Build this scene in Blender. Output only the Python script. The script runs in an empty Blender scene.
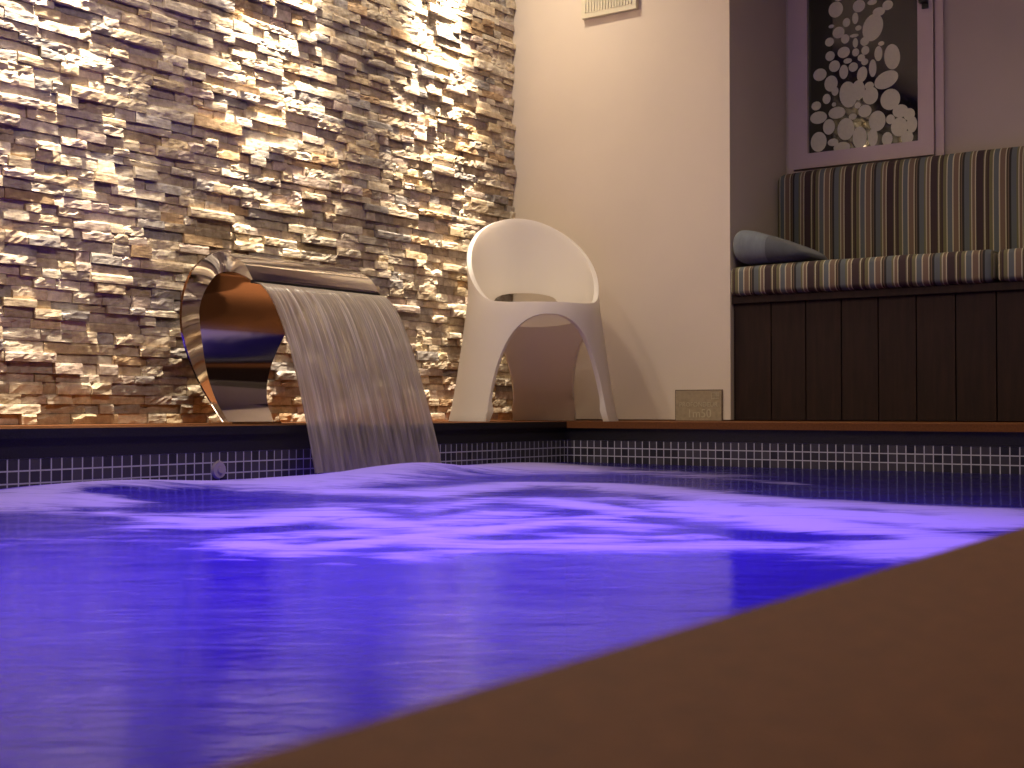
import bpy, bmesh, math, random
import numpy as np
from mathutils import Vector, noise

random.seed(7); rng = np.random.default_rng(11)
C = bpy.context.scene.collection
PI = math.pi

# ------------------------------------------------------------------ helpers
def link(name, me, mat=None, parent=None):
    o = bpy.data.objects.new(name, me); C.objects.link(o)
    if mat is not None:
        if isinstance(mat, (list, tuple)):
            for m in mat: me.materials.append(m)
        else: me.materials.append(mat)
    if parent is not None: o.parent = parent
    return o

def from_bm(name, bm, mat=None, parent=None, smooth=False, bevel=0, seg=2):
    if bevel:
        bmesh.ops.bevel(bm, geom=[e for e in bm.edges if len(e.link_faces) == 2 and e.calc_face_angle() > .5],
                        offset=bevel, segments=seg, profile=.5, affect='EDGES')
    bmesh.ops.recalc_face_normals(bm, faces=bm.faces)
    me = bpy.data.meshes.new(name); bm.to_mesh(me); bm.free()
    if smooth: me.shade_smooth()
    return link(name, me, mat, parent)

def pymesh(name, verts, faces, mat=None, parent=None, smooth=False):
    me = bpy.data.meshes.new(name); me.from_pydata([tuple(v) for v in verts], [], [tuple(f) for f in faces])
    me.update()
    if smooth: me.shade_smooth()
    return link(name, me, mat, parent)

def add_box(bm, lo, hi):
    x0, y0, z0 = lo; x1, y1, z1 = hi
    v = [bm.verts.new(p) for p in ((x0,y0,z0),(x1,y0,z0),(x1,y1,z0),(x0,y1,z0),(x0,y0,z1),(x1,y0,z1),(x1,y1,z1),(x0,y1,z1))]
    for f in ((0,3,2,1),(4,5,6,7),(0,1,5,4),(1,2,6,5),(2,3,7,6),(3,0,4,7)):
        bm.faces.new([v[i] for i in f])
    return v

def box(name, lo, hi, mat, parent=None, bevel=0, seg=2, smooth=False):
    bm = bmesh.new(); add_box(bm, lo, hi)
    return from_bm(name, bm, mat, parent, smooth, bevel, seg)

def struct(o): o['kind'] = 'structure'; return o
def tag(o, label, cat, group=None, kind=None):
    o['label'] = label; o['category'] = cat
    if group: o['group'] = group
    if kind: o['kind'] = kind
    return o
def thing(name, label, cat, loc, rotz=0, group=None):
    o = bpy.data.objects.new(name, None); C.objects.link(o)
    o.location = loc; o.rotation_euler = (0, 0, rotz)
    return tag(o, label, cat, group)

# ------------------------------------------------------------------ materials
def mat_new(name):
    m = bpy.data.materials.new(name); m.use_nodes = True
    nt = m.node_tree; b = nt.nodes['Principled BSDF']
    return m, nt, b
def N(nt, t, **kw):
    n = nt.nodes.new(t)
    for k, v in kw.items():
        if k.startswith('_'): setattr(n, k[1:], v)
        else: n.inputs[k].default_value = v
    return n
def L(nt, a, b): nt.links.new(a, b)

def simple(name, col, rough=.5, metal=0, nscale=0, namt=.15, bump=0, bscale=200, coat=0):
    m, nt, b = mat_new(name)
    b.inputs['Base Color'].default_value = (*col, 1); b.inputs['Roughness'].default_value = rough
    b.inputs['Metallic'].default_value = metal
    tc = N(nt, 'ShaderNodeTexCoord')
    if nscale:
        n = N(nt, 'ShaderNodeTexNoise', Scale=nscale, Detail=5.0)
        L(nt, tc.outputs['Object'], n.inputs['Vector'])
        r = N(nt, 'ShaderNodeValToRGB')
        r.color_ramp.elements[0].position = .3; r.color_ramp.elements[1].position = .7
        r.color_ramp.elements[0].color = (*[c*(1-namt) for c in col], 1)
        r.color_ramp.elements[1].color = (*[min(1, c*(1+namt)) for c in col], 1)
        L(nt, n.outputs['Fac'], r.inputs['Fac']); L(nt, r.outputs['Color'], b.inputs['Base Color'])
    if bump:
        n = N(nt, 'ShaderNodeTexNoise', Scale=bscale, Detail=3.0)
        L(nt, tc.outputs['Object'], n.inputs['Vector'])
        bp = N(nt, 'ShaderNodeBump', Strength=bump, Distance=.002)
        L(nt, n.outputs['Fac'], bp.inputs['Height']); L(nt, bp.outputs['Normal'], b.inputs['Normal'])
    return m

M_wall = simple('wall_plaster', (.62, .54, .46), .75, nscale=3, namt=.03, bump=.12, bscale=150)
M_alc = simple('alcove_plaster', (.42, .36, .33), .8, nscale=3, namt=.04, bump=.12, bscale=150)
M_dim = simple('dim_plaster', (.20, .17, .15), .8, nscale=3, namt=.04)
M_ceil = simple('ceiling_white', (.45, .42, .38), .8, nscale=2, namt=.02)
M_deck = simple('deck_brown', (.125, .044, .013), .75, nscale=160, namt=.18, bump=.3, bscale=400)
M_deck.node_tree.nodes['Principled BSDF'].inputs['Specular IOR Level'].default_value = .2
M_fascia = simple('black_granite', (.012, .011, .013), .35, nscale=300, namt=.6, bump=.1, bscale=300)
M_pool = simple('pool_basin', (.05, .05, .08), .5, nscale=20)
M_steel = simple('polished_steel', (.60, .56, .53), .08, 1.0, nscale=8, namt=.04)
M_dark = simple('slot_shade_black', (.01, .01, .01), .5, nscale=40)
M_chair = simple('white_plastic', (.90, .87, .84), .42, nscale=5, namt=.01)
M_trim = simple('painted_trim', (.50, .40, .41), .5, nscale=6, namt=.03)
M_plaque = simple('cast_plaque', (.31, .25, .17), .6, nscale=70, namt=.15, bump=.3)
M_plaqrim = simple('plaque_groove', (.13, .09, .06), .6, nscale=70)
M_plaqtxt = simple('plaque_lettering', (.46, .40, .28), .6, nscale=70, namt=.1)
M_vent = simple('vent_cream', (.60, .55, .42), .6, nscale=10, namt=.03)
M_jet = simple('jet_plastic', (.30, .26, .36), .4, nscale=30, namt=.05)
M_black = simple('black_metal', (.008, .008, .01), .35, nscale=40)
M_frost = simple('frosted_film', (.56, .55, .42), .7, nscale=80, namt=.05)
M_backing = simple('stone_backing', (.09, .07, .06), .9, nscale=30)

# rotomoulded plastic lets a little light through
nt = M_chair.node_tree; b = nt.nodes['Principled BSDF']; o_ = nt.nodes['Material Output']
t_ = N(nt, 'ShaderNodeBsdfTranslucent', Color=(.85, .78, .70, 1)); x_ = N(nt, 'ShaderNodeMixShader', Fac=.42)
L(nt, b.outputs[0], x_.inputs[1]); L(nt, t_.outputs[0], x_.inputs[2]); L(nt, x_.outputs[0], o_.inputs['Surface'])

# dark window glass: a pane in front of an unlit room
m, nt, b = mat_new('dark_glass'); M_glass = m
b.inputs['Base Color'].default_value = (.006, .008, .006, 1); b.inputs['Roughness'].default_value = .025
b.inputs['IOR'].default_value = 1.6; b.inputs['Specular IOR Level'].default_value = .8

# stone: colour per stone + grain
m, nt, b = mat_new('split_stone'); M_stone = m
at = N(nt, 'ShaderNodeAttribute', _attribute_name='tint')
tc = N(nt, 'ShaderNodeTexCoord')
n1 = N(nt, 'ShaderNodeTexNoise', Scale=38.0, Detail=6.0, Roughness=.65); L(nt, tc.outputs['Object'], n1.inputs['Vector'])
mp = N(nt, 'ShaderNodeMapping'); mp.inputs['Scale'].default_value = (1, .35, 2.2); L(nt, tc.outputs['Object'], mp.inputs['Vector'])
n2 = N(nt, 'ShaderNodeTexNoise', Scale=60.0, Detail=4.0); L(nt, mp.outputs['Vector'], n2.inputs['Vector'])
r = N(nt, 'ShaderNodeValToRGB'); r.color_ramp.elements[0].position = .32; r.color_ramp.elements[1].position = .68
r.color_ramp.elements[0].color = (.62, .55, .50, 1); r.color_ramp.elements[1].color = (1.12, 1.1, 1.06, 1)
L(nt, n1.outputs['Fac'], r.inputs['Fac'])
mx = N(nt, 'ShaderNodeMix', _data_type='RGBA', _blend_type='MULTIPLY'); mx.inputs['Factor'].default_value = 1
L(nt, at.outputs['Color'], mx.inputs[6]); L(nt, r.outputs['Color'], mx.inputs[7])
L(nt, mx.outputs[2], b.inputs['Base Color']); b.inputs['Roughness'].default_value = .7
bp = N(nt, 'ShaderNodeBump', Strength=.5, Distance=.003); ad = N(nt, 'ShaderNodeMath', _operation='ADD')
L(nt, n1.outputs['Fac'], ad.inputs[0]); L(nt, n2.outputs['Fac'], ad.inputs[1]); L(nt, ad.outputs[0], bp.inputs['Height'])
L(nt, bp.outputs['Normal'], b.inputs['Normal'])

# mosaic tile band (square tiles, pale grout), axes picks the horizontal axis
def mosaic(name, ax):
    m, nt, b = mat_new(name); tc = N(nt, 'ShaderNodeTexCoord'); sp = N(nt, 'ShaderNodeSeparateXYZ')
    L(nt, tc.outputs['Object'], sp.inputs[0]); P = .0285
    masks = []
    for sock, off in ((sp.outputs[ax], .5), (sp.outputs['Z'], .068/P + 100 - .04)):
        d = N(nt, 'ShaderNodeMath', _operation='MULTIPLY_ADD'); d.inputs[1].default_value = 1/P; d.inputs[2].default_value = off + 200
        L(nt, sock, d.inputs[0])
        f = N(nt, 'ShaderNodeMath', _operation='FRACT'); L(nt, d.outputs[0], f.inputs[0])
        s = N(nt, 'ShaderNodeMath', _operation='SUBTRACT'); s.inputs[1].default_value = .5; L(nt, f.outputs[0], s.inputs[0])
        a = N(nt, 'ShaderNodeMath', _operation='ABSOLUTE'); L(nt, s.outputs[0], a.inputs[0]); masks.append((a, d))
    mxm = N(nt, 'ShaderNodeMath', _operation='MAXIMUM'); L(nt, masks[0][0].outputs[0], mxm.inputs[0]); L(nt, masks[1][0].outputs[0], mxm.inputs[1])
    rp = N(nt, 'ShaderNodeMapRange'); rp.inputs['From Min'].default_value = .43; rp.inputs['From Max'].default_value = .455
    L(nt, mxm.outputs[0], rp.inputs['Value'])
    fl = [N(nt, 'ShaderNodeMath', _operation='FLOOR') for _ in range(2)]
    for q in range(2): L(nt, masks[q][1].outputs[0], fl[q].inputs[0])
    cb = N(nt, 'ShaderNodeCombineXYZ'); L(nt, fl[0].outputs[0], cb.inputs[0]); L(nt, fl[1].outputs[0], cb.inputs[1])
    wn = N(nt, 'ShaderNodeTexWhiteNoise'); L(nt, cb.outputs[0], wn.inputs['Vector'])
    cr = N(nt, 'ShaderNodeValToRGB'); cr.color_ramp.elements[0].color = (.020, .019, .026, 1); cr.color_ramp.elements[1].color = (.055, .05, .065, 1)
    L(nt, wn.outputs['Value'], cr.inputs['Fac'])
    mx = N(nt, 'ShaderNodeMix', _data_type='RGBA'); L(nt, rp.outputs[0], mx.inputs['Factor'])
    L(nt, cr.outputs['Color'], mx.inputs[6]); mx.inputs[7].default_value = (.41, .40, .50, 1)
    L(nt, mx.outputs[2], b.inputs['Base Color'])
    rr = N(nt, 'ShaderNodeMapRange'); rr.inputs['To Min'].default_value = .25; rr.inputs['To Max'].default_value = .8
    L(nt, rp.outputs[0], rr.inputs['Value']); L(nt, rr.outputs[0], b.inputs['Roughness'])
    bp = N(nt, 'ShaderNodeBump', Strength=.5, Distance=.001, _invert=True); L(nt, rp.outputs[0], bp.inputs['Height'])
    L(nt, bp.outputs['Normal'], b.inputs['Normal'])
    return m
M_tile_y = mosaic('mosaic_along_left', 'Y'); M_tile_x = mosaic('mosaic_along_back', 'X')

# striped upholstery
def stripes(name, off):
    m, nt, b = mat_new(name); tc = N(nt, 'ShaderNodeTexCoord'); sp = N(nt, 'ShaderNodeSeparateXYZ')
    L(nt, tc.outputs['Object'], sp.inputs[0])
    d = N(nt, 'ShaderNodeMath', _operation='MULTIPLY_ADD'); d.inputs[1].default_value = 1/.172; d.inputs[2].default_value = 50 + off
    L(nt, sp.outputs['X'], d.inputs[0])
    f = N(nt, 'ShaderNodeMath', _operation='FRACT'); L(nt, d.outputs[0], f.inputs[0])
    cream = (.40, .37, .27); mar = (.040, .022, .024); brn = (.060, .042, .022); blu = (.095, .11, .12); tan = (.13, .12, .06); rust = (.15, .10, .07); dk = (.022, .02, .018)
    seq = [(0, mar), (.11, tan), (.13, cream), (.155, brn), (.20, mar), (.235, tan), (.31, cream), (.335, blu), (.44, cream), (.465, rust),
           (.575, cream), (.60, brn), (.635, rust), (.655, dk), (.70, blu), (.81, tan), (.85, cream), (.875, rust), (.93, cream), (.955, mar)]
    cr = N(nt, 'ShaderNodeValToRGB'); cr.color_ramp.interpolation = 'CONSTANT'; e = cr.color_ramp.elements
    e[0].position = 0; e[0].color = (*seq[0][1], 1); e[1].position = seq[1][0]; e[1].color = (*seq[1][1], 1)
    for p, c in seq[2:]:
        x = e.new(p); x.color = (*c, 1)
    L(nt, f.outputs[0], cr.inputs['Fac']); L(nt, cr.outputs['Color'], b.inputs['Base Color'])
    b.inputs['Roughness'].default_value = .9
    n = N(nt, 'ShaderNodeTexNoise', Scale=500.0); L(nt, tc.outputs['Object'], n.inputs['Vector'])
    bp = N(nt, 'ShaderNodeBump', Strength=.3, Distance=.002); L(nt, n.outputs['Fac'], bp.inputs['Height']); L(nt, bp.outputs['Normal'], b.inputs['Normal'])
    return m
M_stripe = stripes('striped_upholstery', 0.98)

# dark stained boards of the bench front
m, nt, b = mat_new('dark_stained_wood'); M_wood = m
tc = N(nt, 'ShaderNodeTexCoord'); mp = N(nt, 'ShaderNodeMapping'); mp.inputs['Scale'].default_value = (14, 14, 1.2); L(nt, tc.outputs['Object'], mp.inputs['Vector'])
n = N(nt, 'ShaderNodeTexNoise', Scale=4.0, Detail=8.0, Roughness=.6); L(nt, mp.outputs['Vector'], n.inputs['Vector'])
r = N(nt, 'ShaderNodeValToRGB'); r.color_ramp.elements[0].color = (.010, .004, .003, 1); r.color_ramp.elements[1].color = (.027, .011, .008, 1)
r.color_ramp.elements[0].position = .3; r.color_ramp.elements[1].position = .75
L(nt, n.outputs['Fac'], r.inputs['Fac']); L(nt, r.outputs['Color'], b.inputs['Base Color']); b.inputs['Roughness'].default_value = .7; b.inputs['Specular IOR Level'].default_value = .25

# pillow cloth
def cloth(name, col):
    m, nt, b = mat_new(name); tc = N(nt, 'ShaderNodeTexCoord')
    w = N(nt, 'ShaderNodeTexNoise', Scale=40.0, Detail=4.0); mp = N(nt, 'ShaderNodeMapping'); mp.inputs['Scale'].default_value = (1.5, 1, .3)
    L(nt, tc.outputs['Object'], mp.inputs['Vector']); L(nt, mp.outputs['Vector'], w.inputs['Vector'])
    r = N(nt, 'ShaderNodeValToRGB'); r.color_ramp.elements[0].color = (*[c*.7 for c in col], 1); r.color_ramp.elements[1].color = (*[c*1.3 for c in col], 1)
    L(nt, w.outputs['Fac'], r.inputs['Fac']); L(nt, r.outputs['Color'], b.inputs['Base Color']); b.inputs['Roughness'].default_value = .9
    b.inputs['Sheen Weight'].default_value = .2
    return m
M_pil1 = cloth('grey_blue_cloth', (.12, .14, .17)); M_pil2 = cloth('slate_cloth', (.055, .062, .078))

# turbulent pool water: glossy skin over milky, bubble-filled water, with foam
m, nt, b = mat_new('pool_water'); M_water = m; nt.nodes.remove(b)
out = nt.nodes['Material Output']
tc = N(nt, 'ShaderNodeTexCoord')
at = N(nt, 'ShaderNodeAttribute', _attribute_name='foam')
def drift(nt, tc, ang, sx, sy):      # plan coordinates stretched along the direction the froth drifts
    ca, sa = math.cos(math.radians(ang)), math.sin(math.radians(ang)); cb = N(nt, 'ShaderNodeCombineXYZ')
    for k_, v_ in enumerate(((ca*sx, sa*sx, 0), (-sa*sy, ca*sy, 0))):
        d_ = N(nt, 'ShaderNodeVectorMath', _operation='DOT_PRODUCT'); d_.inputs[1].default_value = v_
        L(nt, tc.outputs['Object'], d_.inputs[0]); L(nt, d_.outputs['Value'], cb.inputs[k_])
    return cb
mp = drift(nt, tc, 33, .7, 2.0)
nz = N(nt, 'ShaderNodeTexNoise', Scale=5.5, Detail=9.0, Roughness=.68, Distortion=1.4); L(nt, mp.outputs[0], nz.inputs['Vector'])
sb = N(nt, 'ShaderNodeMath', _operation='SUBTRACT'); sb.inputs[1].default_value = .5; L(nt, nz.outputs['Fac'], sb.inputs[0])
am = N(nt, 'ShaderNodeMath', _operation='MULTIPLY_ADD'); am.inputs[1].default_value = 2.1; L(nt, sb.outputs[0], am.inputs[0]); L(nt, at.outputs['Fac'], am.inputs[2])
fm = N(nt, 'ShaderNodeMapRange', _interpolation_type='SMOOTHSTEP'); fm.inputs['From Min'].default_value = .18; fm.inputs['From Max'].default_value = 1.05
L(nt, am.outputs[0], fm.inputs['Value'])
# ripples
mp2 = drift(nt, tc, 36, .55, 1.5)
rn = N(nt, 'ShaderNodeTexNoise', Scale=9.0, Detail=7.0, Roughness=.56, Distortion=.6); L(nt, mp2.outputs[0], rn.inputs['Vector'])
tb = N(nt, 'ShaderNodeAttribute', _attribute_name='turbulence')
bp = N(nt, 'ShaderNodeBump', Strength=1.0, Distance=.006); hm = N(nt, 'ShaderNodeMath', _operation='MULTIPLY')
mp3 = drift(nt, tc, 40, .6, 1.7); rn2 = N(nt, 'ShaderNodeTexNoise', Scale=42.0, Detail=4.0, Roughness=.6, Distortion=.8); L(nt, mp3.outputs[0], rn2.inputs['Vector'])
ra = N(nt, 'ShaderNodeMath', _operation='MULTIPLY_ADD'); ra.inputs[1].default_value = .22; L(nt, rn2.outputs['Fac'], ra.inputs[0]); L(nt, rn.outputs['Fac'], ra.inputs[2])
L(nt, ra.outputs[0], hm.inputs[0]); L(nt, tb.outputs['Fac'], hm.inputs[1]); L(nt, hm.outputs[0], bp.inputs['Height'])
body = N(nt, 'ShaderNodeBsdfTranslucent', Color=(.10, .055, .50, 1))
clear = N(nt, 'ShaderNodeBsdfTransparent', Color=(.5, .4, 1.0, 1))
m1 = N(nt, 'ShaderNodeMixShader', Fac=.24); L(nt, body.outputs[0], m1.inputs[1]); L(nt, clear.outputs[0], m1.inputs[2])
gl = N(nt, 'ShaderNodeBsdfGlossy', Roughness=.05); L(nt, bp.outputs['Normal'], gl.inputs['Normal'])
fr = N(nt, 'ShaderNodeFresnel', IOR=1.33); L(nt, bp.outputs['Normal'], fr.inputs['Normal'])
m2 = N(nt, 'ShaderNodeMixShader'); L(nt, fr.outputs[0], m2.inputs['Fac']); L(nt, m1.outputs[0], m2.inputs[1]); L(nt, gl.outputs[0], m2.inputs[2])
fd = N(nt, 'ShaderNodeBsdfDiffuse', Color=(.60, .54, .58, 1)); ft = N(nt, 'ShaderNodeBsdfTranslucent', Color=(.62, .46, .85, 1))
m3 = N(nt, 'ShaderNodeMixShader', Fac=.68); L(nt, fd.outputs[0], m3.inputs[1]); L(nt, ft.outputs[0], m3.inputs[2])
m4 = N(nt, 'ShaderNodeMixShader'); L(nt, fm.outputs[0], m4.inputs['Fac']); L(nt, m2.outputs[0], m4.inputs[1]); L(nt, m3.outputs[0], m4.inputs[2])
L(nt, m4.outputs[0], out.inputs['Surface'])

# falling sheet of water: streaks that run down the fall (uv: x across, y down)
m, nt, b = mat_new('falling_water'); M_fall = m; nt.nodes.remove(b); out = nt.nodes['Material Output']
tc = N(nt, 'ShaderNodeTexCoord')
mp = N(nt, 'ShaderNodeMapping'); mp.inputs['Scale'].default_value = (34, .9, 1); L(nt, tc.outputs['UV'], mp.inputs['Vector'])
s1 = N(nt, 'ShaderNodeTexNoise', Scale=1.0, Detail=5.0, Roughness=.6); L(nt, mp.outputs['Vector'], s1.inputs['Vector'])
mpb = N(nt, 'ShaderNodeMapping'); mpb.inputs['Scale'].default_value = (110, 2.2, 1); L(nt, tc.outputs['UV'], mpb.inputs['Vector'])
s2 = N(nt, 'ShaderNodeTexNoise', Scale=1.0, Detail=3.0); L(nt, mpb.outputs['Vector'], s2.inputs['Vector'])
mm = N(nt, 'ShaderNodeMath', _operation='MULTIPLY_ADD'); mm.inputs[1].default_value = .45; L(nt, s2.outputs['Fac'], mm.inputs[0]); L(nt, s1.outputs['Fac'], mm.inputs[2])
rp = N(nt, 'ShaderNodeMapRange'); rp.inputs['From Min'].default_value = .60; rp.inputs['From Max'].default_value = .86
rp.inputs['To Min'].default_value = .30; rp.inputs['To Max'].default_value = .95; L(nt, mm.outputs[0], rp.inputs['Value'])
suv = N(nt, 'ShaderNodeSeparateXYZ'); L(nt, tc.outputs['UV'], suv.inputs[0])
fv = N(nt, 'ShaderNodeMapRange'); fv.inputs['From Min'].default_value = .35; fv.inputs['To Min'].default_value = 1.0; fv.inputs['To Max'].default_value = .55
L(nt, suv.outputs['Y'], fv.inputs['Value'])
op = N(nt, 'ShaderNodeMath', _operation='MULTIPLY'); L(nt, rp.outputs[0], op.inputs[0]); L(nt, fv.outputs[0], op.inputs[1])
fc = N(nt, 'ShaderNodeValToRGB'); fc.color_ramp.elements[0].position = .42; fc.color_ramp.elements[1].position = .68
fc.color_ramp.elements[0].color = (.46, .40, .35, 1); fc.color_ramp.elements[1].color = (.96, .90, .84, 1); L(nt, s2.outputs['Fac'], fc.inputs['Fac'])
bp = N(nt, 'ShaderNodeBump', Strength=.5, Distance=.004); L(nt, mm.outputs[0], bp.inputs['Height'])
d = N(nt, 'ShaderNodeBsdfDiffuse', Color=(.66, .58, .52, 1)); t = N(nt, 'ShaderNodeBsdfTranslucent', Color=(.66, .58, .52, 1))
L(nt, fc.outputs['Color'], d.inputs['Color']); L(nt, fc.outputs['Color'], t.inputs['Color'])
x1 = N(nt, 'ShaderNodeMixShader', Fac=.5); L(nt, d.outputs[0], x1.inputs[1]); L(nt, t.outputs[0], x1.inputs[2])
g = N(nt, 'ShaderNodeBsdfGlossy', Roughness=.25); L(nt, bp.outputs['Normal'], g.inputs['Normal'])
x2 = N(nt, 'ShaderNodeMixShader', Fac=.12); L(nt, x1.outputs[0], x2.inputs[1]); L(nt, g.outputs[0], x2.inputs[2])
tr0 = N(nt, 'ShaderNodeBsdfTransparent'); rf = N(nt, 'ShaderNodeBsdfRefraction', Roughness=.33, IOR=1.12)
tr = N(nt, 'ShaderNodeMixShader', Fac=.6); L(nt, tr0.outputs[0], tr.inputs[1]); L(nt, rf.outputs[0], tr.inputs[2])
x3 = N(nt, 'ShaderNodeMixShader'); L(nt, op.outputs[0], x3.inputs['Fac']); L(nt, tr.outputs[0], x3.inputs[1]); L(nt, x2.outputs[0], x3.inputs[2])
L(nt, x3.outputs[0], out.inputs['Surface'])

# ------------------------------------------------------------------ measures (metres; z=0 is the pool surround)
XW = -3.235      # stone wall plane
XP = -2.575      # left pool edge
YP = 4.056       # back pool edge
YB = 4.645       # back wall plane
XN = -.117       # near (right) pool edge
XA = -2.196      # left side of the alcove
YA = 5.20        # back of the alcove
ZC = 2.45        # ceiling
XE = 2.6; YE = -2.2
WZ = -.15        # water level

# ------------------------------------------------------------------ room shell
struct(box('wall_left', (XW-.25, YE, -.3), (XW-.003, YA+.3, ZC), M_backing))
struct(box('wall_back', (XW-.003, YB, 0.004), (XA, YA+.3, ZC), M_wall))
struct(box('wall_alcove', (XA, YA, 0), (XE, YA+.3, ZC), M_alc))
struct(box('wall_right', (XE, YE, -.3), (XE+.2, YA+.3, ZC), M_dim))
struct(box('wall_front', (XW-.25, YE-.2, -.3), (XE+.2, YE, ZC), M_dim))
struct(box('ceiling', (XW-.25, YE-.2, ZC), (XE+.2, YA+.3, ZC+.2), M_ceil))
struct(box('trim_1', (XA-.045, YB-.005, .004), (XA+.002, YB+.01, ZC), M_wall, bevel=.002))

# surround slabs with overhanging bull-nosed edge
YF = -1.6
bm = bmesh.new()
add_box(bm, (XW-.003, YE, -.022), (XP, YA, 0)); fl = struct(from_bm('floor_left', bm, M_deck, bevel=.002)); fl.data.materials.append(M_fascia)
for p in fl.data.polygons:
    if p.normal.x > .3: p.material_index = 1
bm = bmesh.new(); add_box(bm, (XP, YP, -.024), (XE, YA, 0)); struct(from_bm('floor_back', bm, M_deck, bevel=.004))
bm = bmesh.new(); add_box(bm, (XN, YE, -.024), (XE, YP, 0)); struct(from_bm('floor', bm, M_deck, bevel=.003))
bm = bmesh.new(); add_box(bm, (XP, YE, -.024), (XN, YF, 0)); struct(from_bm('floor_front', bm, M_deck, bevel=.003))
# black band and tiled pool walls (set back 1 cm under the edge)
S = .012
struct(box('trim_2', (XP-.2, YF-.2, -.068), (XP-S, YP+.2, -.022), M_fascia))
struct(box('trim_3', (XP-S, YP+S, -.068), (XN+.2, YP+.2, -.024), M_fascia))
struct(box('trim_4', (XN+S, YF-.2, -.068), (XN+.2, YP+S, -.024), M_fascia))
for nm, lo, hi, mt in (('wall_pool_left', (XP-.2, YF-.2), (XP-S-.001, YP+.2), M_tile_y), ('wall_pool_back', (XP-S-.001, YP+S+.001), (XN+.2, YP+.2), M_tile_x),
                       ('wall_pool_right', (XN+S+.001, YF-.2), (XN+.2, YP+S), M_tile_y), ('wall_pool_front', (XP-S, YF-.2), (XN+S, YF-S), M_tile_x)):
    struct(box(nm, (*lo, -.235), (*hi, -.068 if nm != 'wall_pool_front' else -.024), mt))       # mosaic band at the waterline
    struct(box(nm + '_liner', (*lo, -1.4), (*hi, -.235), M_pool))
struct(box('floor_pool', (XP-.2, YF-.2, -1.5), (XN+.2, YP+.2, -1.4), M_pool))

# ------------------------------------------------------------------ split-face stone cladding
def build_stones():
    V = []; F = []; T = []
    pal = [((.60,.52,.40), 6), ((.54,.45,.33), 5), ((.46,.41,.35), 4), ((.68,.62,.51), 5), ((.38,.36,.35), 3), ((.50,.36,.22), 1), ((.52,.44,.39), 4), ((.58,.48,.32), 2)]
    cols = [c for c, w in pal for _ in range(w)]
    z = 0.001; row = 0; base = 0
    while z < ZC - .01:
        h = random.choice((.024, .028, .030, .032, .035))
        if z + h > ZC: h = ZC - z
        y = -.5 - random.random()*.2
        prev = 0
        while y < YB - .004:
            l = random.choice((.05, .065, .08, .09, .10, .12, .14, .18))*random.uniform(.85, 1.15)
            y1 = min(y + l, YB - .001)
            if YB - y1 < .03: y1 = YB - .001
            big = noise.noise(Vector((y*1.7, z*2.6, 3.1)))
            r = random.random()
            p = .006 + .017*r + .007*big
            if random.random() < .28: p += .009
            p = max(.003, min(.052, p))
            nx = max(3, int((y1-y)/.012)); nz = 4
            ed = random.uniform(.0002, .0015); top = random.uniform(.0, .0045) * (1 if random.random() < .6 else .2)
            rough = random.choice((.001, .002, .0038)); sy, sz = (y1-y), h
            tilt = random.uniform(-.10, .07); yaw = random.uniform(-.05, .05)
            seed = random.random()*50
            chipL = random.uniform(0, .5) if random.random() < .35 else 0
            idx = {}
            for i in range(nx+1):
                for j in range(nz+1):
                    u = i/nx; w = j/nz
                    yy = y + .0006 + u*(sy-.0012); zz = z + .0004 + w*(sz-.0008)
                    q = noise.noise(Vector((yy*38, zz*60, seed)))*rough*1.1 + noise.noise(Vector((yy*110, zz*130, seed+9)))*rough*.6
                    px = p + q + tilt*(w-.5)*h + yaw*(u-.5)*sy
                    if i in (0, nx): px -= ed*(.4+.6*random.random())
                    if j in (0,): px -= ed*.6
                    if j == nz: px -= ed + top*(.4+.6*abs(noise.noise(Vector((yy*25, seed, 0))))*2)
                    if chipL and j >= nz-1 and u < chipL: px -= .012*(1-u/chipL)
                    if 0 < j < nz: zz += noise.noise(Vector((yy*30, w*3, seed+4)))*h*.12
                    px = max(.001, px)
                    idx[i, j] = base + len(idx); V.append((XW + px, yy, zz))
            n0 = len(idx)
            for i in range(nx):
                for j in range(nz): F.append((idx[i,j], idx[i+1,j], idx[i+1,j+1], idx[i,j+1]))
            ring = [(i,0) for i in range(nx)] + [(nx,j) for j in range(nz)] + [(i,nz) for i in range(nx,0,-1)] + [(0,j) for j in range(nz,0,-1)]
            b0 = base + n0
            for k, key in enumerate(ring):
                vx = V[idx[key]]; V.append((XW - .002, vx[1], vx[2]))
            R = len(ring)
            for k in range(R):
                F.append((idx[ring[k]], b0+k, b0+(k+1) % R, idx[ring[(k+1) % R]]))
            c = random.choice(cols); g = random.uniform(.75, 1.2); pr = noise.noise(Vector((y*.9, z*1.4, 8)))
            c = tuple(max(.02, min(.9, v*g*(1+.18*pr))) for v in c)
            T += [c]*(n0+R); base += n0 + R
            y = y1
        z += h; row += 1
    me = bpy.data.meshes.new('wall_stone'); me.from_pydata(V, [], F); me.update()
    a = me.color_attributes.new('tint', 'FLOAT_COLOR', 'POINT')
    arr = np.ones((len(V), 4), dtype=np.float32); arr[:, :3] = np.array(T, dtype=np.float32)
    a.data.foreach_set('color', arr.ravel())
    return struct(link('wall_left_cladding', me, M_stone))
build_stones()

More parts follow.
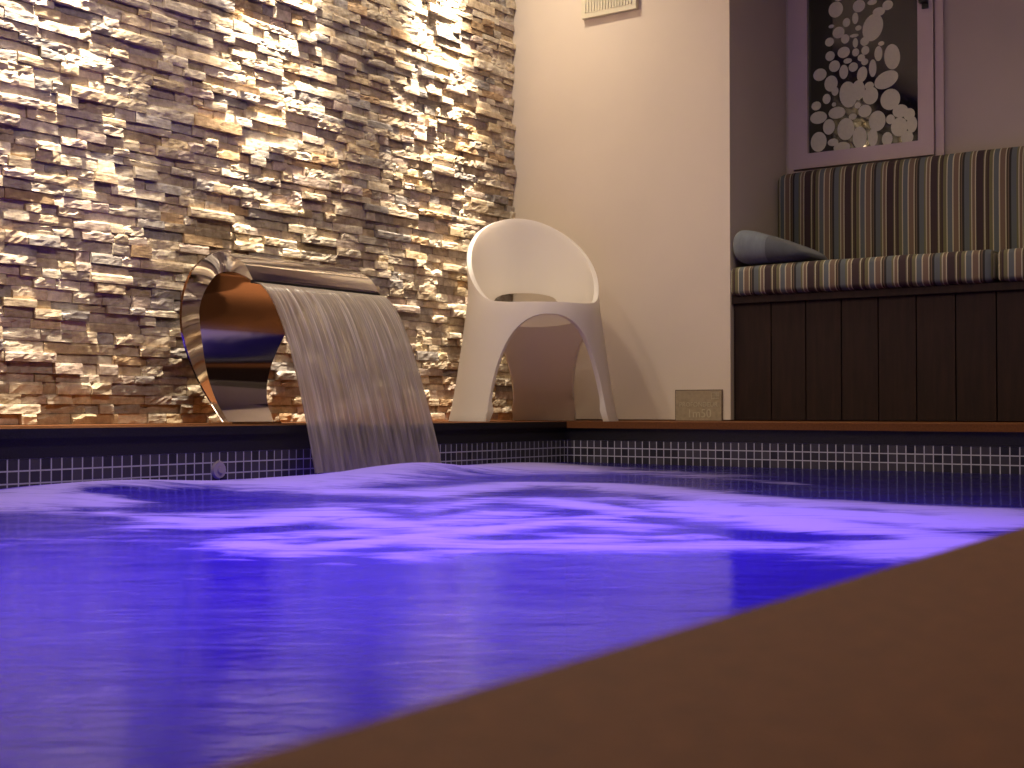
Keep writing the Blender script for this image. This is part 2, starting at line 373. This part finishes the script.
# ------------------------------------------------------------------ pool water with foam
f_px = 1307.0; TH = math.radians(34.8); HC = .042
FV = (-math.sin(TH), math.cos(TH)); RV = (math.cos(TH), math.sin(TH))
def ground(px, py, z=WZ):          # surveying aid: the floor-plan point of a measured spot
    d = (HC - z)*f_px/(py - 410.0); k = (px - 512)/f_px
    return np.array((d*(FV[0] + k*RV[0]), d*(FV[1] + k*RV[1])))
strokes = [  # polyline of measured points, half width (m), strength
    ([(0,508),(60,496),(140,488),(230,487),(300,488),(360,482)], .20, 1.0),
    ([(300,484),(380,476),(450,472),(540,470)], .26, 1.1),
    ([(560,470),(640,472),(700,476)], .16, .62),
    ([(330,492),(420,494),(520,486),(600,488),(700,497),(790,504),(900,508),(990,513)], .12, 1.0),
    ([(800,512),(900,520),(960,525),(1000,518)], .13, 1.15),
    ([(700,505),(780,520),(850,530),(920,540),(900,552)], .14, 1.05),
    ([(540,500),(640,514),(740,518),(820,524)], .07, .9),
    ([(60,513),(110,520),(160,528),(210,527)], .07, .7),
    ([(200,515),(300,512),(360,520),(430,530)], .10, .8),
    ([(230,545),(300,553),(400,540),(470,532),(600,518)], .06, .85),
    ([(280,538),(360,532),(440,522),(520,512)], .10, .7),
    ([(440,545),(520,548),(620,550),(720,546),(800,546)], .08, .85),
    ([(0,545),(60,541),(120,538),(200,545)], .06, .35),
    ([(420,556),(520,545),(600,540)], .07, .7),
    ([(100,505),(90,500),(0,503)], .10, 1.0), ([(110,515),(180,522),(260,523),(330,510)], .09, .9),
    ([(340,505),(420,508),(500,500),(560,505)], .10, .6), ([(560,500),(620,500),(700,508)], .08, .7), ([(330,520),(470,524),(560,520),(640,528)], .07, .75),
    ([(700,478),(760,482),(800,486)], .05, .5), ([(560,535),(640,538),(700,536)], .05, .6),
    ([(200,560),(240,560)], .015, .5), ([(330,563),(352,565)], .015, .5),
]
segs = []
for pts, hw, s in strokes:
    g = [ground(*p) for p in pts]
    for a, b_ in zip(g[:-1], g[1:]): segs.append((a, b_, hw, s))
holes = [([(110,497),(180,500),(270,505)], .07, .9), ([(0,519),(80,521)], .10, .8), ([(740,533),(800,537),(870,538)], .05, .9), ([(160,530),(230,536)], .02, .5)]
hsegs = []
for pts, hw, s in holes:
    g = [ground(*p) for p in pts]
    for a, b_ in zip(g[:-1], g[1:]): hsegs.append((a, b_, hw, s))
x0, x1, y0, y1 = XP - S - .001, XN + S + .001, YF - S, YP + S + .001
nx, ny = 175, 400
X, Y = np.meshgrid(np.linspace(x0, x1, nx), np.linspace(y0, y1, ny))
def seg_field(sl, agg):
    out_ = np.zeros_like(X)
    for a, b_, hw, s in sl:
        d = b_ - a; L2 = (d**2).sum()
        t_ = np.clip(((X-a[0])*d[0] + (Y-a[1])*d[1])/L2, 0, 1)
        r_ = np.hypot(X - a[0] - t_*d[0], Y - a[1] - t_*d[1])/hw
        out_ = np.maximum(out_, s*np.exp(-.8*r_**2.2))
    return out_
foam = seg_field(segs, 0); foam = foam*(1 - np.clip(seg_field(hsegs, 0), 0, 1)*.95)
# surface height: mound where the fall lands, swell along the stone side, small waves
def bump2(cx, cy, sx, sy, rot=0):
    c, s = math.cos(rot), math.sin(rot); dx, dy = X-cx, Y-cy
    return np.exp(-((dx*c+dy*s)/sx)**2 - ((-dx*s+dy*c)/sy)**2)
Z = np.full_like(X, WZ)
Z += .034*bump2(-2.40, 2.98, .15, .30) + .014*bump2(-2.30, 2.55, .25, .3) + .014*bump2(-2.5, 3.6, .2, .3)
Z += .022*bump2(-2.52, 2.02, .2, .28) + .010*bump2(-2.5, 1.6, .3, .3) + .006*bump2(-1.6, 2.9, .5, .35) + .0025*foam
wob = np.zeros_like(X)
for j in range(ny):
    for i in range(nx):
        xx, yy = X[j, i], Y[j, i]
        u = xx*RV[0] + yy*RV[1]; v = -xx*RV[1]*-1*0 + xx*FV[0] + yy*FV[1]
        wob[j, i] = noise.noise(Vector((u*1.6, v*4.2, 0)))*.6 + noise.noise(Vector((u*4, v*10, 5)))*.25
Z += wob*.006*np.clip(.35 + foam*.8, 0, 1.3)
verts = np.stack([X, Y, Z], -1).reshape(-1, 3)
faces = [(j*nx+i, j*nx+i+1, (j+1)*nx+i+1, (j+1)*nx+i) for j in range(ny-1) for i in range(nx-1)]
w = pymesh('pool_water', verts.tolist(), faces, M_water, smooth=True)
a = w.data.attributes.new('foam', 'FLOAT', 'POINT'); a.data.foreach_set('value', foam.ravel().astype(np.float32))
turb = .42 + 1.6*np.clip((Y*.7 - X*.35 - 1.3)/1.6, 0, 1)
a = w.data.attributes.new('turbulence', 'FLOAT', 'POINT'); a.data.foreach_set('value', turb.ravel().astype(np.float32))
tag(w, 'blue lit pool water with swirling violet foam, filling the tiled basin', 'water', kind='stuff')

# ------------------------------------------------------------------ stainless waterfall spout
YC = 2.87
inner = [(-2.695,.403,.544),(-2.745,.428,.544),(-2.796,.438,.544),(-2.845,.434,.53),(-2.888,.418,.50),(-2.945,.385,.455),(-2.988,.340,.41),(-3.011,.29,.36),(-3.026,.235,.315),(-3.035,.18,.275),(-3.034,.12,.24),(-3.015,.06,.21),(-2.975,.0,.19)]
outer = [(-2.695,.411,.544),(-2.725,.452,.544),(-2.775,.482,.544),(-2.835,.498,.535),(-2.905,.492,.51),(-2.985,.462,.47),(-3.045,.415,.43),(-3.085,.355,.39),(-3.105,.285,.35),(-3.100,.21,.31),(-3.080,.14,.27),(-3.045,.07,.23),(-2.995,.0,.20)]
def refine(c, n=6):
    P = [np.array(p) for p in c]; P = [2*P[0]-P[1]] + P + [2*P[-1]-P[-2]]; o = []
    for k in range(1, len(P)-2):
        for s in range(n):
            t_ = s/n
            o.append(.5*(2*P[k] + (P[k+1]-P[k-1])*t_ + (2*P[k-1]-5*P[k]+4*P[k+1]-P[k+2])*t_**2 + (-P[k-1]+3*P[k]-3*P[k+1]+P[k+2])*t_**3))
    o.append(P[-2]); return o
I = refine(inner); O = refine(outer)
sp = thing('waterfall_spout', 'curved stainless steel waterfall spout standing against the split-stone wall', 'water spout', (-2.985, YC, 0))
def loc(p): return (p[0] + 2.985, p[1] - YC, p[2])
def strip(name, A, inset=0):
    v = []; fc = []
    for p in A:
        v += [loc((p[0], YC - p[2]/2 + inset, p[1])), loc((p[0], YC + p[2]/2 - inset, p[1]))]
    for k in range(len(A)-1): fc.append((2*k, 2*k+1, 2*k+3, 2*k+2))
    return v, fc
# one closed body: outer skin, inner skin
vo, fo = strip('o', O); vi, fi = strip('i', I); n = len(vo)
V = vo + vi; F = [tuple(reversed(q)) for q in fo] + [tuple(i+n for i in q) for q in fi]
F += [(0, 1, n+1, n)][::1]; F += [(n-2, n+n-2, n+n-1, n-1)]
body_ = pymesh('hood', V, F, M_steel, sp, smooth=True)
mod = body_.modifiers.new('edges', 'EDGE_SPLIT'); mod.split_angle = math.radians(40)
# cheeks: crescents, with a narrow rolled rim
for side in (-1, 1):
    v = []; fc = []
    for po, pi_ in zip(O, I):
        v += [loc((po[0], YC + side*(po[2]/2 - .004), po[1])), loc((pi_[0], YC + side*(pi_[2]/2 - .004), pi_[1]))]
    for k in range(len(O)-1):
        q = (2*k, 2*k+1, 2*k+3, 2*k+2); fc.append(q if side < 0 else tuple(reversed(q)))
    pymesh('side_panel', v, fc, M_steel, sp, smooth=True)
# dark block under the lip, standing in for the shade inside the slot
bm = bmesh.new(); add_box(bm, loc((-2.705, YC-.270, .400)), loc((-2.690, YC+.270, .409)))
from_bm('outlet_slot', bm, M_dark, sp)
box('foot_plate', (-.055, -.105, 0), (.03, .105, .006), M_steel, sp, bevel=.0015)

# the falling sheet
def fall_sheet():
    nu, nv = 120, 70; th = .006; V = []; F = []; UV = []
    H = .403 + .13
    for layer in (0, 1):
        for j in range(nv+1):
            s = j/nv; zz = .404 - H*s**1.0
            t_ = math.sqrt(max(0, s)); xx = -2.698 + .24*t_
            for i in range(nu+1):
                u = i/nu; wd = .536 + .012*s
                yy = YC + (u-.5)*wd + .010*s
                wv = noise.noise(Vector((u*30, s*1.5, 1)))*.006*(.3+s) + noise.noise(Vector((u*9, s*1.2, 4)))*.008*s
                V.append((xx + wv + (th*.5 if layer else -th*.5), yy, zz))
    n = (nu+1)*(nv+1)
    idx = lambda l, j, i: l*n + j*(nu+1) + i
    for j in range(nv):
        for i in range(nu):
            F.append((idx(0,j,i), idx(0,j,i+1), idx(0,j+1,i+1), idx(0,j+1,i)))
            F.append((idx(1,j,i), idx(1,j+1,i), idx(1,j+1,i+1), idx(1,j,i+1)))
        F.append((idx(0,j,0), idx(0,j+1,0), idx(1,j+1,0), idx(1,j,0)))
        F.append((idx(0,j,nu), idx(1,j,nu), idx(1,j+1,nu), idx(0,j+1,nu)))
    o = pymesh('falling_water', V, F, M_fall, smooth=True)
    uv = o.data.uv_layers.new(name='uv')
    for lp in o.data.loops:
        k = lp.vertex_index % n; uv.data[lp.index].uv = ((k % (nu+1))/nu, (k//(nu+1))/nv)
    return o
tag(fall_sheet(), 'streaky sheet of water pouring from the steel spout into the pool', 'water', kind='stuff')

# ------------------------------------------------------------------ moulded chair
def build_chair():
    CX, CY = -2.785, 4.150
    root = thing('chair', 'white moulded plastic tub chair with arched legs in the pool corner', 'chair', (CX, CY, 0))
    # azimuth: 0 faces the pool corner side (towards -FV), grows towards RV
    def R(z): return .325 - .075*min(1, z/.47)**.8 + (.012*max(0, z-.5)/.3)
    front = math.radians(13)
    def ztop(a):
        c = math.cos(a - front - PI)                 # 1 at the back
        z = .565 + .245*c; k = .030
        return .434 + k*math.log(1 + math.exp((z-.434)/k)) if (z-.434)/k < 30 else z
    arches = [(math.radians(12.5), math.radians(45.5), .392, 2.35), (math.radians(123), math.radians(24), .33, 2.3), (math.radians(-133), math.radians(33), .34, 2.3)]
    legs = []
    azs = []
    edges = []
    for c, h, ap, e in arches: edges.append((c-h, c+h))
    # order in angle starting at -100deg
    az = []
    spans = [(-100, -33, None), (-33, 58, 0), (58, 99, None), (99, 147, 1), (147, 194, None), (194, 260, 2)]
    zb = []
    for a0, a1, k in spans:
        n_ = max(10, int((a1-a0)/2.0))
        for s in range(n_):
            t_ = s/n_
            if k is None: az.append(math.radians(a0 + (a1-a0)*t_)); zb.append(0.0)
            else:
                tt = -math.cos(PI*t_); az.append(math.radians(a0 + (a1-a0)*(tt+1)/2))
                ap, e = arches[k][2], arches[k][3]
                zb.append(ap*max(0, 1-abs(tt)**e)**(1/e))
    n_ = len(az); bm = bmesh.new()
    NL, NU = 16, 12
    slot_c = math.radians(188); slot_h = math.radians(33)
    cols = []
    for a, b0 in zip(az, zb):
        t_ = ((a - slot_c + PI) % (2*PI)) - PI; t_ /= slot_h
        o = math.sqrt(max(0, 1-t_*t_)) if abs(t_) < 1 else 0
        zl, zh = .472 - .030*o, .472 + .038*o
        zt = max(ztop(a), .436)
        if zt < zl + .02: zl = zh = (b0+zt)/2*.3 + zt*.7
        low = [b0 + (zl-b0)*q/NL for q in range(NL+1)]
        up = [zh + (zt-zh)*q/NU for q in range(NU+1)]
        mk = lambda z: bm.verts.new((R(z)*(-FV[0]*math.cos(a) + RV[0]*math.sin(a)), R(z)*(-FV[1]*math.cos(a) + RV[1]*math.sin(a)), z))
        vl = [mk(z) for z in low]
        vu = [mk(z) for z in up] if o > 1e-3 else [vl[-1]] + [mk(z) for z in up[1:]]
        cols.append((vl, vu))
    for k in range(n_):
        (al, au), (bl, bu) = cols[k], cols[(k+1) % n_]
        for A, B in ((al, bl), (au, bu)):
            for q in range(len(A)-1):
                vs = []
                for v in (A[q], B[q], B[q+1], A[q+1]):
                    if v not in vs: vs.append(v)
                if len(vs) > 2: bm.faces.new(vs)
    bmesh.ops.recalc_face_normals(bm, faces=bm.faces)
    # make sure normals point outward
    f0 = max(bm.faces, key=lambda f: f.calc_area()); c0 = f0.calc_center_median()
    if f0.normal.x*c0.x + f0.normal.y*c0.y < 0: bmesh.ops.reverse_faces(bm, faces=bm.faces)
    me = bpy.data.meshes.new('tmp'); bm.to_mesh(me); bm.free()
    tmp = link('tmp', me)
    so = tmp.modifiers.new('s', 'SOLIDIFY'); so.thickness = .018; so.offset = -1; so.use_even_offset = True
    bv = tmp.modifiers.new('b', 'BEVEL'); bv.width = .0075; bv.segments = 4; bv.limit_method = 'ANGLE'; bv.angle_limit = math.radians(50)
    dg = bpy.context.evaluated_depsgraph_get(); ev = tmp.evaluated_get(dg)
    full = bpy.data.meshes.new_from_object(ev)
    bpy.data.objects.remove(tmp)
    full.shade_smooth()
    vn = [tuple(v.normal) for v in full.vertices]; co = [tuple(v.co) for v in full.vertices]
    parts = {'leg_a': [], 'leg_b': [], 'leg_c': [], 'shell': []}
    for p in full.polygons:
        c = p.center; d_f = -(c.x*FV[0] + c.y*FV[1]); d_r = c.x*RV[0] + c.y*RV[1]
        a = math.degrees(math.atan2(d_r, d_f)) % 360
        key = 'shell'
        if c.z < .30:
            key = 'leg_a' if a > 230 or a < 12 else ('leg_b' if a < 123 else 'leg_c')
        parts[key].append(tuple(p.vertices))
    for key, fs in parts.items():
        used = sorted({v for f in fs for v in f}); mp_ = {v: i for i, v in enumerate(used)}
        nm = 'shell' if key == 'shell' else 'leg'
        o = pymesh(nm, [co[v] for v in used], [tuple(mp_[v] for v in f) for f in fs], M_chair, root, smooth=True)
        o.data.normals_split_custom_set_from_vertices([vn[v] for v in used])
    # dished seat
    bm = bmesh.new(); rings = 10; seg = 72; rows = []
    prof = [(r_/rings, .428 - .022*(1-(r_/rings)**2)**1.0) for r_ in range(rings+1)]
    bot = [(r_/rings, .402 - .040*(1-(r_/rings)**2.5)) for r_ in range(rings+1)]
    def ring(t_, z):
        return [bm.verts.new((.228*t_*math.cos(2*PI*k/seg), .228*t_*math.sin(2*PI*k/seg), z)) for k in range(seg)]
    T_ = [ring(t_, z) for t_, z in prof[1:]]; B_ = [ring(t_, z) for t_, z in bot[1:]]
    ct = bm.verts.new((0, 0, prof[0][1])); cb = bm.verts.new((0, 0, bot[0][1]))
    for k in range(seg):
        q = (k+1) % seg
        bm.faces.new((ct, T_[0][k], T_[0][q])); bm.faces.new((cb, B_[0][q], B_[0][k]))
        for s in range(rings-1):
            bm.faces.new((T_[s][k], T_[s+1][k], T_[s+1][q], T_[s][q])); bm.faces.new((B_[s][k], B_[s][q], B_[s+1][q], B_[s+1][k]))
        bm.faces.new((T_[-1][k], B_[-1][k], B_[-1][q], T_[-1][q]))
    from_bm('seat', bm, M_chair, root, smooth=True)
    return root
build_chair()

# ------------------------------------------------------------------ alcove bench, cushions, pillow
bench = thing('bench', 'dark stained boarded bench built into the alcove', 'bench', (XA, YB+.02, 0))
BX1 = .6
bm = bmesh.new(); pitch = .1375; x = .0; 
pitches = [0.0, .1575]
while pitches[-1] < BX1 - XA: pitches.append(pitches[-1] + .139)
for a_, b_ in zip(pitches[:-1], pitches[1:]):
    add_box(bm, (a_+.0025+.003, 0, .004), (b_-.0025+.003, .02, .455))
from_bm('front_boards', bm, M_wood, bench, bevel=.0018)
box('back_board', (.003, .02, .004), (BX1-XA, .03, .455), M_black, bench)
box('top_rail', (.003, -.012, .455), (BX1-XA, YA-YB-.03, .482), M_wood, bench, bevel=.003)

def cushion(name, lo, hi, r, label, cat, mat, group, bulge=.012, seg=6):
    lo = Vector(lo); hi = Vector(hi); c = (lo+hi)/2; c.z = lo.z; h = (hi-lo)/2
    bm = bmesh.new(); add_box(bm, lo-c, hi-c)
    bmesh.ops.bevel(bm, geom=bm.edges[:], offset=r, segments=seg, profile=.5, affect='EDGES')
    for v in bm.verts: v.co.x = v.co.x  # keep
    bmesh.ops.subdivide_edges(bm, edges=[e for e in bm.edges if e.calc_length() > .12], cuts=9, use_grid_fill=True)
    hz = (hi.z-lo.z)
    for v in bm.verts:
        u = v.co.x/h.x; s = v.co.y/h.y; t_ = (v.co.z/hz)*2-1
        k = max(0, 1-u**4)
        if v.co.z > hz*.5: v.co.z += bulge*k*max(0, 1-s**4)*.8 + .004*noise.noise(Vector((v.co.x*5, v.co.y*5, lo.x)))
        if v.co.y < 0: v.co.y -= bulge*.7*k*max(0, 1-t_**4)
    o = from_bm(name, bm, mat, None, smooth=True)
    o.location = c
    return tag(o, label, cat, group)
ZS = .484
cushion('seat_cushion', (XA+.001, YB-.010, ZS), (-1.203, YA-.168, .596), .02, 'striped seat cushion on the bench with the grey pillow on it', 'cushion', M_stripe, 'striped seat cushions')
cushion('seat_cushion', (-1.193, YB-.010, ZS), (-.2, YA-.168, .596), .02, 'striped seat cushion cut off by the right edge, without a pillow', 'cushion', M_stripe, 'striped seat cushions')
cushion('back_cushion', (XA+.008, YA-.135, .484), (-.55, YA-.008, 1.018), .03, 'tall striped back cushion leaning below the bubble-patterned window', 'cushion', M_stripe, None, .018)

def pillow():
    nu, nv = 48, 24; V = []; F = []; L_ = .30; D = .30
    for j in range(nv+1):
        for i in range(nu):
            a = 2*PI*i/nu; s = -PI/2 + PI*j/nv
            e = .3
            cs = lambda x: math.copysign(abs(x)**e, x)
            x = cs(math.cos(s))*cs(math.cos(a)); y = cs(math.cos(s))*cs(math.sin(a)); z = math.copysign(abs(math.sin(s))**.9, math.sin(s))
            u = (x+1)/2
            th = .082*(1 - .72*u**1.3) 
            zz = z*th + th*1.0
            if z > 0: zz += .003*noise.noise(Vector((x*4, y*4, 1)))
            V.append((x*L_/2, y*D/2, zz*(.9) ))
    for j in range(nv):
        for i in range(nu): F.append((j*nu+i, j*nu+(i+1) % nu, (j+1)*nu+(i+1) % nu, (j+1)*nu+i))
    o = pymesh('pillow', V, F, None, None, smooth=True)
    o.data.materials.append(M_pil1); o.data.materials.append(M_pil2)
    for p in o.data.polygons: p.material_index = 0 if p.center.x < .02 else 1
    o.location = (XA + .004 + L_/2, YB + .128, .607)
    return tag(o, 'grey-blue pillow lying flat at the left end of the bench', 'pillow')
pillow()

# ------------------------------------------------------------------ window with frosted circles
def on_alcove(px, py):
    k = (px-512)/f_px; den = FV[1] + k*RV[1]; d = YA/den
    return d*(FV[0] + k*RV[0]), HC + (410-py)/f_px*d
gx0, gx1, gz0, gz1 = -2.090, -1.628, 1.113, 1.95
wnd = bpy.data.objects.new('window_1', None); C.objects.link(wnd); wnd.location = (gx0, YA, gz0); struct(wnd)
W_, H_ = gx1-gx0, gz1-gz0
box('pane', (-.004, -.012, -.004), (W_+.004, -.006, H_+.004), M_glass, wnd)
bm = bmesh.new(); fw = .062; yy0, yy1 = -.030, -.001
add_box(bm, (-fw, yy0, -fw), (0, yy1, H_+fw)); add_box(bm, (W_, yy0, -fw), (W_+fw, yy1, H_+fw))
add_box(bm, (0, yy0, -fw), (W_, yy1, 0)); add_box(bm, (0, yy0, H_), (W_, yy1, H_+fw))
from_bm('sash', bm, M_trim, wnd, bevel=.003)
bm = bmesh.new(); y2 = -.016
add_box(bm, (-fw-.028, y2, -fw-.03), (-fw-.002, -.001, H_+fw+.03)); add_box(bm, (W_+fw+.003, y2, -fw-.03), (W_+fw+.036, -.001, H_+fw+.03))
add_box(bm, (-fw-.002, y2, -fw-.03), (W_+fw+.003, -.001, -fw-.002))
from_bm('casing', bm, M_trim, wnd, bevel=.002)
bm = bmesh.new()
z_h = 1.655 - gz0
add_box(bm, (W_+.020, -.038, z_h-.02), (W_+.045, -.030, z_h+.10)); add_box(bm, (W_+.012, -.055, z_h+.0), (W_+.046, -.038, z_h+.028))
from_bm('catch', bm, M_black, wnd, bevel=.003)
discs = [(255,38,33,36),(360,22,28,28),(420,5,22,12),(490,18,24,22),(450,48,28,20),(303,97,17,20),(343,78,14,26),(235,115,13,8),(357,122,14,12),(422,120,46,62,-15),(267,143,27,26),(226,186,20,20),(297,172,19,21),(338,157,20,8),(343,190,12,22),(385,183,20,20),(290,233,28,25),(228,250,21,22),(344,233,16,18),(388,224,18,20),(460,193,14,10),(447,239,18,34),(509,253,36,58,5),(370,258,17,16),(385,276,16,15),(308,272,19,12),(248,296,25,26),(333,300,21,21),(290,322,20,32),(373,333,23,35,-10),(421,305,17,40),(482,358,56,38,20),(405,385,21,18),(182,335,30,28),(232,375,30,36),(250,410,16,20),(310,425,40,60,8),(355,405,30,45),(410,430,35,40),(500,447,45,48),(212,445,18,23),(245,470,10,10),(165,477,22,20),(258,508,38,27),(175,530,38,28),(385,500,30,28),(330,525,18,14),(440,545,38,46),(222,572,27,35),(298,582,38,50),(175,640,36,45),(240,642,24,17),(280,665,38,24),(360,620,32,50),(420,620,22,40),(485,627,24,31),(500,538,20,22),(545,500,35,30),(540,572,38,43),(585,515,26,28),(575,620,28,30),(597,560,24,38),(352,475,14,14),
         (270,-30,26,30),(345,-50,40,36),(430,-40,20,26),(500,-70,30,40),(400,-100,18,20),(310,-110,22,24)]
bm = bmesh.new()
for k_, dd in enumerate(discs):
    cx, cy, rx, ry = dd[:4]; rot = math.radians(dd[4]) if len(dd) > 4 else 0
    pxc, pyc = 780 + cx/4.517, cy/4.517
    X0, Z0 = on_alcove(pxc, pyc); Xa, _ = on_alcove(pxc + rx/4.517, pyc); _, Zb = on_alcove(pxc, pyc - ry/4.517)
    a_, b_ = Xa-X0, Zb-Z0; pts = []; X0 += .010
    yt = -.0123 - .00002*k_
    for q in range(28):
        t_ = 2*PI*q/28; u, v = a_*math.cos(t_), b_*math.sin(t_)
        u, v = u*math.cos(rot)-v*math.sin(rot), u*math.sin(rot)+v*math.cos(rot)
        pts.append(bm.verts.new((min(W_, max(0, X0-gx0+u)), yt, min(H_, max(0, Z0-gz0+v)))))
    f_ = bm.faces.new(pts)
frost = from_bm('frosted_circles', bm, M_frost, wnd)

# ------------------------------------------------------------------ small fittings on the back wall and pool wall
pl = thing('depth_plaque', 'small square plaque with pool depth at the foot of the beige wall', 'plaque', (-2.329, YB, 0.001))
box('plate', (-.103, -.010, 0), (.103, 0, .121), M_plaqrim, pl, bevel=.002)
box('panel', (-.099, -.012, .0), (.099, -.009, .117), M_plaque, pl, bevel=.001)
def text(body, size, x, z, name):
    cu = bpy.data.curves.new(name, 'FONT'); cu.body = body; cu.size = size; cu.extrude = .0006; cu.align_x = 'CENTER'
    t_ = bpy.data.objects.new('tmp_text', cu); C.objects.link(t_)
    me = bpy.data.meshes.new_from_object(t_.evaluated_get(bpy.context.evaluated_depsgraph_get()))
    bpy.data.objects.remove(t_)
    o = link(name, me, M_plaqtxt, pl); o.location = (x, -.0125, z); o.rotation_euler = (PI/2, 0, 0); return o
text('1m50', .047, .004, .012, 'lettering'); text('PROFONDEUR', .0255, 0, .054, 'lettering')
bm = bmesh.new()
for q in range(4):
    add_box(bm, (.058+.009*q, -.0132, .082), (.0605+.009*q, -.012, .110)); 
for q in range(3): add_box(bm, (.056, -.0132, .084+.011*q), (.090, -.012, .0862+.011*q))
from_bm('grid_emblem', bm, M_plaqtxt, pl)

vt = thing('wall_vent', 'pale rectangular vent grille high on the beige wall', 'vent', (-2.73, YB, 1.675))
box('housing', (-.13, -.022, 0), (.13, 0, .16), M_vent, vt, bevel=.004)
bm = bmesh.new()
for q in range(17): add_box(bm, (-.112+.0135*q, -.026, .022), (-.107+.0135*q, -.021, .14))
from_bm('grille', bm, M_vent, vt)

# round return jet in the tile band
k = (222-512)/f_px; dj = XP/(FV[0]+k*RV[0]); JY = dj*(FV[1]+k*RV[1]); JZ = HC - (470-410)/f_px*dj
jt = thing('pool_jet', 'round plastic jet cover in the mosaic tiles left of the spout', 'pool fitting', (XP-S-.001, JY, JZ))
def disc(name, r0, r1, xo, mat, par, n_=32):
    bm = bmesh.new(); bmesh.ops.create_cone(bm, cap_ends=True, segments=n_, radius1=r0, radius2=r1, depth=.006)
    for v in bm.verts: v.co = Vector((v.co.z + xo, v.co.x, v.co.y))
    return from_bm(name, bm, mat, par, smooth=False, bevel=.001)
disc('cover', .024, .021, .003, M_jet, jt); disc('nozzle', .009, .008, .007, M_jet, jt)

# ------------------------------------------------------------------ lights
def spot(x, y, z, power, ang, blend, col, rad=.025, tilt=(0, 0)):
    l = bpy.data.lights.new('downlight_or_fill', 'SPOT'); l.energy = power; l.spot_size = math.radians(ang); l.spot_blend = blend
    l.color = col; l.shadow_soft_size = rad
    o = bpy.data.objects.new('downlight_or_fill', l); C.objects.link(o); o.location = (x, y, z)
    o.rotation_euler = (tilt[0], tilt[1], 0); return o
WARM = (1, .84, .62)
for y in (4.12, 3.20, 2.30, 1.40, .5):
    spot(XW+.22, y, ZC-.06, 1250, 32, 1, WARM, .045, (0, math.radians(12.5)))
    spot(XW+.30, y, ZC-.06, 56, 140, 1, WARM, .07)
def area(x, y, z, sx, sy, power, col, rot=(0,0,0)):
    l = bpy.data.lights.new('pool_lamp_or_fill', 'AREA'); l.shape = 'RECTANGLE'; l.size = sx; l.size_y = sy; l.energy = power; l.color = col
    o = bpy.data.objects.new('pool_lamp_or_fill', l); C.objects.link(o); o.location = (x, y, z); o.rotation_euler = rot; return o
area(-1.0, 1.9, ZC-.03, .5, 1.6, 46, (1, .78, .58))  # unseen warm fill added over the pool to brighten the chair front
BLUE = (.20, .10, 1.0)
area(-2.15, 2.5, -.6, .5, 1.8, 6, BLUE, (PI, 0, 0))
area(-1.15, 1.5, -.62, 1.2, 1.7, 28, BLUE, (PI, 0, 0))
spot(-1.0, 3.3, ZC-.06, 17, 140, 1, WARM, .03)  # extra fill spot added to warm and brighten the alcove
area(-1.3, .1, -.9, 1.4, 1.2, 3.5, BLUE, (PI, 0, 0))

wd = bpy.data.worlds.new('World'); bpy.context.scene.world = wd; wd.use_nodes = True
bg = wd.node_tree.nodes['Background']; bg.inputs[0].default_value = (.05, .04, .06, 1); bg.inputs[1].default_value = .3

# ------------------------------------------------------------------ camera
cam = bpy.data.cameras.new('Camera'); co_ = bpy.data.objects.new('Camera', cam); C.objects.link(co_)
co_.location = (0, 0, HC); co_.rotation_euler = (PI/2 + math.atan(26/f_px), 0, TH)
cam.sensor_width = 36; cam.lens = f_px/1024*36; cam.clip_start = .01
cam.dof.use_dof = True; cam.dof.focus_distance = 4.2; cam.dof.aperture_fstop = (cam.lens/2.5); 
sc = bpy.context.scene; sc.camera = co_
sc.view_settings.view_transform = 'Standard'; sc.view_settings.look = 'None'; sc.view_settings.gamma = 1; sc.view_settings.use_curve_mapping = False
sc.view_settings.exposure = 0.0
sc.cycles.use_denoising = True; sc.cycles.sample_clamp_indirect = 6; sc.cycles.caustics_reflective = False; sc.cycles.caustics_refractive = False; sc.cycles.max_bounces = 8; sc.cycles.transparent_max_bounces = 12
